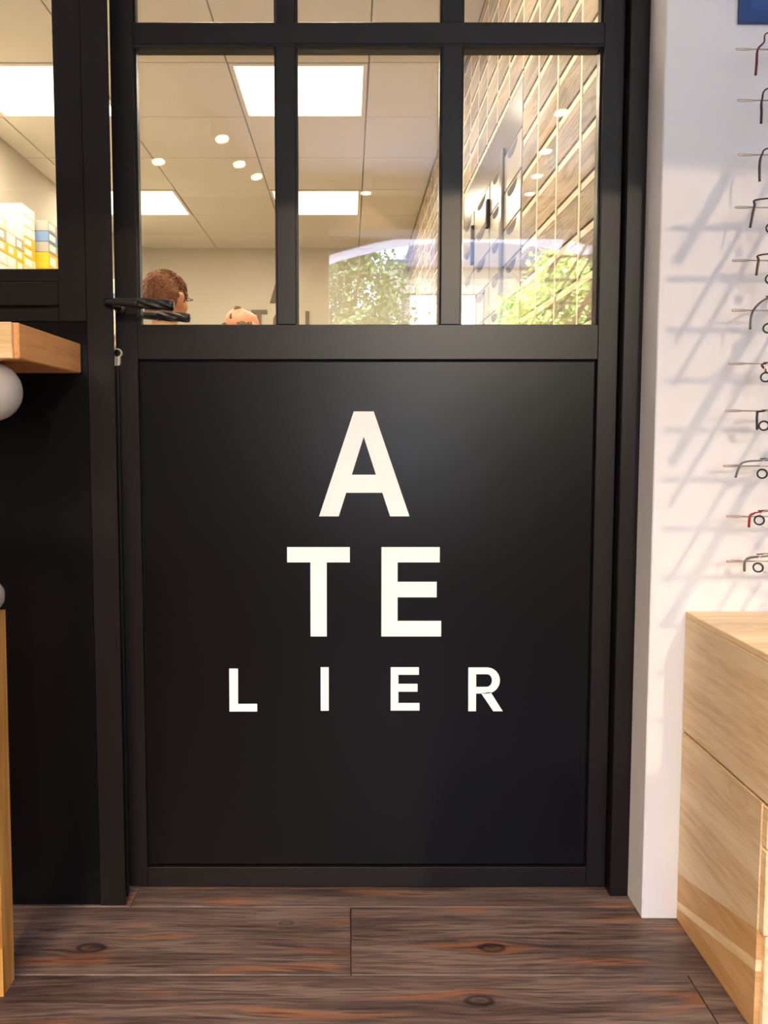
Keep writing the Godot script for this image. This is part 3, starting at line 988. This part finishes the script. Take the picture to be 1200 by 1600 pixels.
		if i >= 3:
			# small dark ring with a white face that hangs below the lens
			var cy := [0.342, 0.259, 0.178, 0.097, 0.016, -0.065, -0.144, -0.225]
			var cx2 := [0.697, 0.699, 0.698, 0.697, 0.697, 0.697, 0.695, 0.696]
			var c3 := P(cx2[i - 3] + 0.0015, cy[i - 3], 1.318) - org
			var pr := []
			for k in 11:
				var an := TAU * k / 10.0
				pr.append(Vector2(0.0074 + cos(an) * 0.0015, sin(an) * 0.003))
			var rg := MB.new()
			rg.smooth()
			rg.lathe(pr, 24, Transform3D(Basis.from_euler(Vector3(PI / 2, 0.0, 0.0)).rotated(Vector3.UP, -0.65), c3))
			var rp := put("ring", rg.done(), M.black, g)
			var dc := MB.new()
			dc.lathe([Vector2(0, 0.0008), Vector2(0.0072, 0.0008), Vector2(0.0072, -0.0008), Vector2(0, -0.0008)], 20, Transform3D(Basis.from_euler(Vector3(PI / 2, 0, 0)).rotated(Vector3.UP, -0.65), c3))
			put("disc", dc.done(), M.white, rp)
	# blue frame, whose lower left corner shows
	var bl := thing("blue_frame", "bright blue mitred picture frame at the top of the white wall", "picture frame", P(0.672, 0.7085, 1.403))
	var fr := MB.new()
	var W := 0.55
	var H := 0.42
	var prof := [Vector2(0, 0.0), Vector2(0, 0.012), Vector2(0.012, 0.022), Vector2(0.045, 0.010), Vector2(0.048, 0.0)]
	var corner := [Vector2(0, 0), Vector2(W, 0), Vector2(W, H), Vector2(0, H)]
	for i in 4:
		var c0: Vector2 = corner[i]
		var c1: Vector2 = corner[(i + 1) % 4]
		var d := (c1 - c0).normalized()
		var nrm := Vector2(-d.y, d.x)
		for k in range(prof.size() - 1):
			var q := []
			for z in [[c0, prof[k], 1.0], [c1, prof[k], -1.0], [c1, prof[k + 1], -1.0], [c0, prof[k + 1], 1.0]]:
				var p2: Vector2 = z[0] + nrm * z[1].x + d * z[1].x * z[2]
				q.append(Vector3(p2.x, p2.y, z[1].y))
			fr.face(q, Vector3(0, 0, 1) + Vector3(-nrm.x, -nrm.y, 0) * (1.0 if k < 2 else -0.2))
	put("moulding", fr.done(), M.blue, bl)
	boxy("picture", Vector3(0.04, 0.04, 0.0), Vector3(W - 0.04, H - 0.04, 0.006), M.white, bl)
	# added rack, unseen between the window and the wall, only to throw slanting shadow stripes
	var rk := thing("added_shadow_rack", "added unseen wire frame, its slanting bars shaped to throw stripe shadows", "added shadow rack", Vector3(0.95, 0, -0.25))
	var bars := MB.new()
	for i in 22:
		var r := 0.0045 if i % 3 else 0.009
		var p := Vector3(-0.24, 1.48 - 0.1 * i - (0.03 if i % 2 else 0.0), 0) if i < 9 else Vector3(-0.24 + (i - 9) * 0.058, 0.62, 0)
		bars.smooth(i)
		bars.tube([p, p + Vector3(0.58, 1.02, -0.02) * minf(1.0, (1.62 - p.y) / 1.02)], [r, r], 8)
	put("slanted_bar", bars.done(), M.wire, rk)
	var hz := MB.new()
	for i in 11:
		hz.smooth(i)
		hz.tube([Vector3(-0.25, 0.72 + i * 0.082, 0.02), Vector3(0.6, 0.72 + i * 0.082, 0.02)], [0.0052, 0.0052], 8)
	put("crossbar", hz.done(), M.wire, rk)
	var ft := MB.new()
	for x in [0.05, 0.6]:
		ft.smooth(int(x * 10))
		ft.tube([Vector3(x, 0, 0), Vector3(x, 1.6, 0)], [0.008, 0.008], 8)
	put("post", ft.done(), M.wire, rk)

# ---------------------------------------------------------------- bar stool and counter at the left
func stool_and_counter():
	var c := thing("bar_counter", "thick wooden counter top jutting from the black partition at the left", "counter", P(-1.0, 0.1137, 1.447))
	var org := c.position
	var mb := MB.new()
	mb.uvs = Vector2(1.0 / 0.9, 1.0 / 0.5)
	mb.uvo = Vector2(0.4, 0.35)
	mb.span(P(-1.9, 0.1137, 1.176) - org, P(-0.4915, 0.1672, 1.4465) - org, 0.002)
	put("board", mb.done(), M.counter, c)
	var fr := MB.new()
	fr.uvs = mb.uvs
	fr.span(P(-1.9, 0.1137, 1.168) - org, P(-0.4990, 0.1672, 1.176) - org, 0.0015)
	put("front_edge", fr.done(), M.counter_front, c)
	var s := thing("bar_stool", "bar stool with grey padded back and varnished wooden legs by the counter", "bar stool", P(-0.76, -HC, 1.0))
	org = s.position
	var leg := MB.new()
	leg.uvs = Vector2(1.0 / 0.25, 1.0 / 0.8)
	leg.turned = true
	leg.uvs = Vector2(1.0 / 0.8, 1.0 / 0.25)
	leg.turned = false
	for q in [[-0.5785, 1.222], [-0.5785, 0.80], [-0.96, 1.222], [-0.96, 0.80]]:
		var lg := MB.new()
		lg.turned = true
		lg.uvs = Vector2(0.31, 0.7) * Vector2(4.0, 1.8)
		lg.uvo = Vector2(0.1, 0.3 * q[1])
		var b := P(q[0], -HC, q[1]) - org
		var tp := Vector3(b.x + (0.004 if q[0] > -0.7 else -0.004), 0.625, b.z)
		var w := 0.0205
		for k in 4:
			var u := [Vector3(-w, 0, -w), Vector3(w, 0, -w), Vector3(w, 0, w), Vector3(-w, 0, w)]
			var o := [Vector3(0, 0, -1), Vector3(1, 0, 0), Vector3(0, 0, 1), Vector3(-1, 0, 0)]
			lg.face([b + u[k], b + u[(k + 1) % 4], tp + u[(k + 1) % 4], tp + u[k]], o[k])
		lg.face([b + Vector3(-w, 0, -w), b + Vector3(w, 0, -w), b + Vector3(w, 0, w), b + Vector3(-w, 0, w)], Vector3.DOWN)
		put("leg", lg.done(), M.pine, s)
	var st := MB.new()
	for z in [[-0.572, 1.222, -0.572, 0.80], [-0.96, 1.222, -0.96, 0.80], [-0.96, 0.8, -0.572, 0.8]]:
		st.span(P(z[0] - 0.012, -0.70, z[1] - 0.012) - org, P(z[2] + 0.012, -0.67, z[3] + 0.012) - org, 0.003)
	put("stretcher", st.done(), M.pine, s)
	var seat := MB.new()
	seat.smooth()
	var bones := []
	for q in 22:
		var z := 0.80 + q * 0.0195
		bones.append([P(-0.955, -0.252, z) - org, P(-0.572, -0.252, z) - org, 0.031, 0.031])
	seat.nets(bones, 0.010, 0.006)
	put("seat", seat.done(), M.grey_shell, s)
	var back := MB.new()
	back.smooth()
	var bb := []
	for i in 6:
		var f0 := i / 6.0
		var f1 := (i + 1) / 6.0
		var pa := P(lerpf(-0.553, -0.98, f0), 0.0672, 1.215 + 0.05 * sin(PI * f0)) - org
		var pb := P(lerpf(-0.553, -0.98, f1), 0.0672, 1.215 + 0.05 * sin(PI * f1)) - org
		bb.append([pa, pb, 0.0462, 0.0462])
	back.nets(bb, 0.008, 0.003)
	put("backrest", back.done(), M.grey_shell, s)
	var sp := MB.new()
	for x in [-0.66, -0.86]:
		sp.smooth(int(-x * 100))
		sp.tube([P(x, -0.25, 1.21) - org, P(x, -0.1, 1.235) - org, P(x, 0.05, 1.24) - org], [0.011, 0.011, 0.011], 8)
	put("back_post", sp.done(), M.black, s)

# ---------------------------------------------------------------- shop spots
func ceiling_lamps():
	var at := [[0.994, 0.703], [1.046, 1.207], [1.095, 1.60], [1.132, 1.935], [-0.66, 1.007], [-0.625, 1.377], [-0.553, 1.585], [-1.062, 1.338], [0.106, 1.92]]
	var lab := ["front of the right row", "second in the right row", "third in the right row", "last in the right row by the shopfront", "front of the left row", "second in the left row", "last of the left row", "alone at the far left", "in the middle near the shopfront"]
	for i in 9:
		var t := thing("ceiling_spot", "white cylindrical ceiling spotlight of the shop, " + lab[i], "spotlight", Vector3(at[i][0], 2.506, at[i][1]), "cylindrical ceiling spotlights of the shop")
		var b := MB.new()
		b.smooth()
		b.lathe([Vector2(0.0, 0.0), Vector2(0.043, 0.0), Vector2(0.043, -0.098), Vector2(0.036, -0.1), Vector2(0.034, -0.094), Vector2(0.0, -0.094)], 24, Transform3D.IDENTITY)
		put("housing", b.done(), M.white, t)
		var d := MB.new()
		d.lathe([Vector2(0, -0.0945), Vector2(0.033, -0.0945), Vector2(0.033, -0.097), Vector2(0, -0.097)], 24, Transform3D.IDENTITY)
		put("bulb", d.done(), M.spot_glow, t)
		var s := SpotLight3D.new()
		s.name = "spot_light"
		s.light_color = Color(1.0, 0.91, 0.78)
		s.light_energy = 1.5
		s.light_size = 0.03
		s.spot_angle = 58.0
		s.spot_angle_attenuation = 0.6
		s.spot_range = 8.0
		s.spot_attenuation = 2.0
		s.shadow_enabled = true
		t.add_child(s, true)
		s.position = Vector3(0, -0.104, 0)
		s.rotation.x = -PI / 2
		if i >= 4 and i <= 7:
			# these heads are tipped towards the display wall
			t.position.y = 2.49
			t.basis = Basis(Vector3(0.55, 0, 0.83).normalized(), 0.26)
			s.light_energy = 4.2

# ---------------------------------------------------------------- lens boxes
func cartons():
	var sh := thing("wall_shelf", "pale shelf along the workshop's left wall under the lens boxes", "shelf", P(-1.88, 0.70, 4.6))
	var b := MB.new()
	b.span(Vector3(0, -0.03, -1.5), Vector3(0.30, 0, 1.5), 0.003)
	put("board", b.done(), M.white, sh)
	var br := MB.new()
	for z in [-1.2, 0.0, 1.2]: br.span(Vector3(0, -0.2, z - 0.012), Vector3(0.24, -0.03, z + 0.012), 0.002)
	put("bracket", br.done(), M.white, sh)
	var pal := {"white": Color(0.88, 0.87, 0.82), "yellow": Color(0.93, 0.72, 0.16), "blue": Color(0.45, 0.56, 0.72), "grey": Color(0.66, 0.64, 0.60), "cream": Color(0.90, 0.83, 0.64)}
	var ms := {}
	for k in pal: ms[k] = mat(pal[k], 0.5)
	var label_m := mat(Color(0.97, 0.96, 0.93), 0.5)
	var one := func(col: String, x1: float, h: float, d0: float, w: float, l: float, ht: float, label: String, group: String):
		var t := thing("lens_box", label, "box", P(x1 - w / 2, h, d0 + l / 2), group)
		var mb := MB.new()
		mb.box(Vector3(0, ht / 2, 0), Vector3(w - 0.003, ht - 0.0015, l - 0.003), 0.0015)
		put("carton", mb.done(), ms[col], t)
		var lb := MB.new()
		lb.box(Vector3(w / 2 - 0.0012, ht * 0.52, l * 0.1), Vector3(0.0012, ht * 0.55, l * 0.5))
		put("sticker", lb.done(), label_m, t)
	var rows := ["white", "cream", "white", "yellow", "grey", "white"]
	var rown := ["lowest", "second", "third", "fourth", "fifth", "top"]
	for i in 7:
		for k in 6:
			var col: String = rows[(k + (1 if rng.randf() < 0.25 else 0)) % 6] if k < 5 else ["white", "yellow", "white", "white", "cream", "white", "white"][i]
			one.call(col, -1.63, 0.70 + k * 0.054, 3.30 + i * 0.1, 0.15, 0.1, 0.054, "%s lens box in the long stack, %s layer, %s from its near end" % [col, rown[k], ["first", "second", "third", "fourth", "fifth", "sixth", "last"][i]], "lens boxes in the long stack")
	var cb := ["grey", "white", "white", "cream", "yellow", "yellow", "white", "white", "white"]
	for k in 9:
		one.call(cb[k], -1.64, 0.70 + k * 0.0515, 4.01, 0.17, 0.16, 0.0515, "%s lens box in the tallest stack behind the left window, %s" % [cb[k], ["at the bottom", "second from bottom", "third from bottom", "fourth from bottom", "fifth from bottom", "sixth from bottom", "third from top", "second from top", "on top"][k]], "lens boxes in the tallest stack")
	var cc := ["white", "yellow", "yellow", "grey", "blue", "grey"]
	var hc := [0.09, 0.09, 0.085, 0.055, 0.055, 0.055]
	var h := 0.70
	for k in 6:
		one.call(cc[k], -1.585, h, 4.20, 0.14, 0.16, hc[k], "%s carton in the stack beside the black post, %s" % [cc[k], ["at the bottom", "second from bottom", "third from bottom", "third from top", "second from top", "on top"][k]], "cartons beside the black post")
		h += hc[k]
	var cd := ["cream", "white", "blue", "white"]
	for k in 4:
		one.call(cd[k], -1.52, 0.70 + k * 0.1, 5.6, 0.2, 0.2, 0.1, "%s carton beyond the brown-haired person's head, %s" % [cd[k], ["lowest", "second up", "third up", "on top"][k]], "cartons beyond the brown-haired person")

# ---------------------------------------------------------------- people
func hair_mat(c: Color) -> StandardMaterial3D:
	var m := mat(Color.WHITE, 0.75, 0.0, 0.25)
	var n := NoiseTexture2D.new()
	n.width = 256
	n.height = 256
	n.seamless = true
	n.noise = fnl(9, 0.05, 3)
	var g := Gradient.new()
	g.set_color(0, c.darkened(0.5))
	g.set_color(1, c.lightened(0.16))
	g.set_offset(0, 0.25)
	g.set_offset(1, 0.75)
	n.color_ramp = g
	m.albedo_texture = n
	m.uv1_triplanar = true
	m.uv1_scale = Vector3(22, 7, 22)
	return m

func person(at: Vector3, turn: float, label: String, skin: Color, shirt: Color, hair: Color, bald: bool):
	var t := thing("person", label, "person", at)
	t.rotation.y = turn
	var sk := mat(skin, 0.5)
	sk.subsurf_scatter_enabled = true
	sk.subsurf_scatter_strength = 0.1
	# standing, forearms raised over a bench; faces -z
	var b := MB.new()
	b.smooth()
	var torso := [[Vector3(0, 0.82, 0.0), Vector3(0, 1.0, 0.005), 0.115, 0.105], [Vector3(-0.05, 1.0, 0), Vector3(-0.06, 1.2, 0.01), 0.10, 0.10], [Vector3(0.05, 1.0, 0), Vector3(0.06, 1.2, 0.01), 0.10, 0.10], [Vector3(-0.15, 1.29, 0.015), Vector3(0.15, 1.29, 0.015), 0.052, 0.052], [Vector3(-0.07, 0.84, 0), Vector3(0.07, 0.84, 0), 0.105, 0.105]]
	var arms := []
	var legs := []
	for s in [-1.0, 1.0]:
		arms.append([Vector3(s * 0.17, 1.285, 0.015), Vector3(s * 0.225, 1.02, 0.02), 0.047, 0.038])
		arms.append([Vector3(s * 0.225, 1.02, 0.02), Vector3(s * 0.14, 1.03, -0.21), 0.037, 0.026])
		legs.append([Vector3(s * 0.085, 0.82, 0), Vector3(s * 0.095, 0.45, -0.01), 0.085, 0.054])
		legs.append([Vector3(s * 0.095, 0.45, -0.01), Vector3(s * 0.10, 0.08, 0.015), 0.055, 0.036])
	var feet := []
	for s in [-1.0, 1.0]: feet.append([Vector3(s * 0.10, 0.045, 0.025), Vector3(s * 0.115, 0.035, -0.15), 0.042, 0.032])
	var neck := [[Vector3(0, 1.29, 0.015), Vector3(0, 1.43, -0.005), 0.056, 0.052]]
	b.nets(torso + arms + legs + feet + neck, 0.016, 0.05)
	# head on its own finer grid
	b.smooth(1)
	var hd := [[Vector3(0, 1.515, -0.035), Vector3(0, 1.520, 0.03), 0.073, 0.076], [Vector3(0, 1.475, -0.05), Vector3(0, 1.425, -0.066), 0.056, 0.030], [Vector3(0, 1.44, 0.0), Vector3(0, 1.36, 0.005), 0.056, 0.052], [Vector3(-0.035, 1.465, -0.05), Vector3(0.035, 1.465, -0.05), 0.042, 0.042],
		[Vector3(0, 1.495, -0.108), Vector3(0, 1.465, -0.126), 0.008, 0.013], [Vector3(-0.02, 1.438, -0.093), Vector3(0.02, 1.438, -0.093), 0.010, 0.010], [Vector3(-0.03, 1.512, -0.098), Vector3(0.03, 1.512, -0.098), 0.012, 0.012]]
	for s in [-1.0, 1.0]:
		for q in 5:
			var a := -0.5 + q * 0.75
			var a2 := a + 0.75
			hd.append([Vector3(s * (0.076 + 0.006 * sin(a)), 1.478 + 0.026 * sin(a), 0.004 + 0.014 * cos(a)), Vector3(s * (0.076 + 0.006 * sin(a2)), 1.478 + 0.026 * sin(a2), 0.004 + 0.014 * cos(a2)), 0.006, 0.006])
		hd.append([Vector3(s * 0.071, 1.468, 0.0), Vector3(s * 0.073, 1.49, 0.005), 0.010, 0.012])
	b.nets(hd, 0.0055, 0.018)
	# hands: palm, four curled fingers, thumb
	for s in [-1.0, 1.0]:
		b.smooth(2 if s < 0 else 3)
		var w := Vector3(s * 0.14, 1.03, -0.21)
		var fw := Vector3(-s * 0.2, -0.1, -1.0).normalized()
		var ac := Vector3(-s, 0, 0.2).normalized()
		var dn := Vector3(0, -1, 0)
		var hb := [[w - fw * 0.02, w + fw * 0.03, 0.024, 0.022]]
		for q in 4:
			var o := ac * (0.026 - q * 0.0175)
			var k := w + fw * 0.085 + o
			hb.append([w + fw * 0.02 + o * 0.7, k, 0.014, 0.0105])
			var ln: float = [0.036, 0.041, 0.038, 0.029][q]
			var m1 := k + (fw * 0.85 + dn * 0.5).normalized() * ln
			var m2 := m1 + (fw * 0.35 + dn * 0.9).normalized() * ln * 0.7
			hb.append([k, m1, 0.0095, 0.0085])
			hb.append([m1, m2, 0.0085, 0.0075])
		var th := w + fw * 0.03 + ac * 0.03
		hb.append([w + fw * 0.012 + ac * 0.016, th, 0.014, 0.011])
		hb.append([th, th + (fw * 0.8 + ac * 0.3 + dn * 0.45).normalized() * 0.05, 0.0105, 0.0085])
		b.nets(hb, 0.005, 0.006)
	put("body", b.done(), sk, t)
	var grow := func(list: Array, d: float) -> Array:
		var o := []
		for q in list: o.append([q[0], q[1], q[2] + d, q[3] + d])
		return o
	var sh := MB.new()
	sh.smooth()
	var collar := [[Vector3(0, 1.30, 0.015), Vector3(0, 1.335, 0.012), 0.066, 0.063]]
	sh.nets(grow.call(torso, 0.014) + grow.call([arms[0], arms[2]], 0.014) + collar, 0.016, 0.05)
	put("shirt", sh.done(), mat(shirt, 0.8), t)
	var tr := MB.new()
	tr.smooth()
	tr.nets(grow.call(legs, 0.014) + grow.call([torso[4]], 0.012), 0.016, 0.05)
	put("trousers", tr.done(), mat(Color(0.16, 0.18, 0.24), 0.8), t)
	var so := MB.new()
	so.smooth()
	so.nets(grow.call(feet, 0.008), 0.012, 0.02)
	put("shoes", so.done(), mat(Color(0.12, 0.10, 0.09), 0.5), t)
	for s in [-1.0, 1.0]:
		var ey := MB.new()
		ey.smooth()
		ey.lathe([Vector2(0, 0.011), Vector2(0.008, 0.008), Vector2(0.011, 0), Vector2(0.008, -0.008), Vector2(0, -0.011)], 12, Transform3D(Basis.IDENTITY, Vector3(s * 0.031, 1.492, -0.092)))
		put("eye", ey.done(), mat(Color(0.9, 0.88, 0.85), 0.2), t)
	var hr := MB.new()
	hr.smooth()
	var nz := fnl(3, 60.0)
	if bald:
		hr.nets([[Vector3(-0.066, 1.50, 0.02), Vector3(-0.05, 1.49, 0.075), 0.020, 0.022], [Vector3(-0.05, 1.49, 0.075), Vector3(0.05, 1.49, 0.075), 0.022, 0.022], [Vector3(0.05, 1.49, 0.075), Vector3(0.066, 1.50, 0.02), 0.022, 0.020], [Vector3(0, 1.582, -0.05), Vector3(0.005, 1.586, 0.05), 0.010, 0.013], [Vector3(0.005, 1.586, 0.05), Vector3(0.0, 1.54, 0.096), 0.012, 0.012]], 0.006, 0.02, 0.008, nz)
	else:
		hr.nets([[Vector3(0, 1.526, -0.04), Vector3(0, 1.527, 0.03), 0.072, 0.077], [Vector3(-0.045, 1.50, 0.035), Vector3(-0.035, 1.435, 0.045), 0.042, 0.028], [Vector3(0.045, 1.50, 0.035), Vector3(0.035, 1.435, 0.045), 0.042, 0.028], [Vector3(0, 1.50, 0.045), Vector3(0, 1.43, 0.048), 0.050, 0.030], [Vector3(-0.03, 1.57, -0.04), Vector3(0.03, 1.57, -0.04), 0.024, 0.024]], 0.006, 0.03, 0.005, nz)
		var r2 := RandomNumberGenerator.new()
		r2.seed = 5
		for i in 420:
			var a := r2.randf_range(-2.4, 2.4)
			var el := r2.randf_range(-0.75, 1.5)
			var dir := Vector3(sin(a) * cos(el), sin(el), cos(a) * cos(el))
			var p := Vector3(0, 1.525, 0.0) + dir * Vector3(0.079, 0.079, 0.106)
			var fall := (Vector3(0, -1, 0.15) + Vector3(r2.randfn(), r2.randfn(), r2.randfn()) * 0.3 + Vector3(0.4, 0, 0)).normalized()
			fall = (fall - dir * fall.dot(dir)).normalized()
			var ln := r2.randf_range(0.018, 0.034)
			hr.smooth(10 + i)
			hr.tube([p - dir * 0.003, p + fall * ln * 0.5 + dir * 0.007, p + fall * ln + dir * 0.009], [0.0032, 0.0028, 0.0006], 5)
	put("hair", hr.done(), hair_mat(hair), t)
	if not bald:
		var ew := MB.new()
		ew.smooth()
		ew.tube([Vector3(0.074, 1.496, 0.015), Vector3(0.080, 1.503, -0.01), Vector3(0.078, 1.50, -0.105), Vector3(0.0, 1.498, -0.125), Vector3(-0.078, 1.50, -0.105), Vector3(-0.080, 1.503, -0.01), Vector3(-0.074, 1.496, 0.015)], [0.002, 0.002, 0.002, 0.002, 0.002, 0.002, 0.002], 6)
		put("spectacles", ew.done(), M.black, t)

func people():
	person(Vector3(-0.795, 0, -3.42), -0.35, "person with short brown hair seen from behind through the left pane", Color(0.80, 0.56, 0.44), Color(0.78, 0.70, 0.52), Color(0.58, 0.34, 0.20), false)
	person(Vector3(-0.585, 0, -4.34), -0.5, "balding person whose pink crown shows at the bottom of the left pane", Color(0.86, 0.58, 0.46), Color(0.70, 0.68, 0.66), Color(0.42, 0.32, 0.20), true)

# ---------------------------------------------------------------- letters on the far wall
func wall_letters():
	var t := thing("wall_letters", "dark raised letters A and TOL fixed to the beige rear wall", "sign", P(-0.555, 0.95, 6.829))
	var o := t.position
	var D := 6.815
	var at := Transform3D(Basis.IDENTITY, P(0, 0, D) - o)
	var e := 0.012
	var cx := -0.555
	var h0 := 1.1346
	var h1 := 1.455
	var w := 0.125
	letter([v2([cx - w, h0, cx - 0.028, h1, cx, h1, cx, h1 - 0.07, cx - 0.036, h0 + 0.125, cx, h0 + 0.125, cx, h0 + 0.072, cx - 0.055, h0 + 0.072, cx - w + 0.056, h0]),
		v2([cx + w, h0, cx + 0.028, h1, cx, h1, cx, h1 - 0.07, cx + 0.036, h0 + 0.125, cx, h0 + 0.125, cx, h0 + 0.072, cx + 0.055, h0 + 0.072, cx + w - 0.056, h0])], at, e, M.letter_dark, t)
	letter([v2([-0.8412, 1.077, -0.7039, 1.077, -0.7039, 1.042, -0.756, 1.042, -0.756, 0.86, -0.789, 0.86, -0.789, 1.042, -0.8412, 1.042])], at, e, M.letter_dark, t)
	var ring := []
	for i in 32:
		var a0 := TAU * i / 32.0
		var a1 := TAU * (i + 1) / 32.0
		var c := Vector2(cx, 0.9685)
		ring.append([c + Vector2(cos(a0) * 0.098, sin(a0) * 0.112), c + Vector2(cos(a1) * 0.098, sin(a1) * 0.112), c + Vector2(cos(a1) * 0.064, sin(a1) * 0.078), c + Vector2(cos(a0) * 0.064, sin(a0) * 0.078)])
	letter(ring, at, e, M.letter_dark, t)
	letter([v2([-0.3739, 1.066, -0.3409, 1.066, -0.3409, 0.895, -0.255, 0.895, -0.255, 0.86, -0.3739, 0.86])], at, e, M.letter_dark, t)
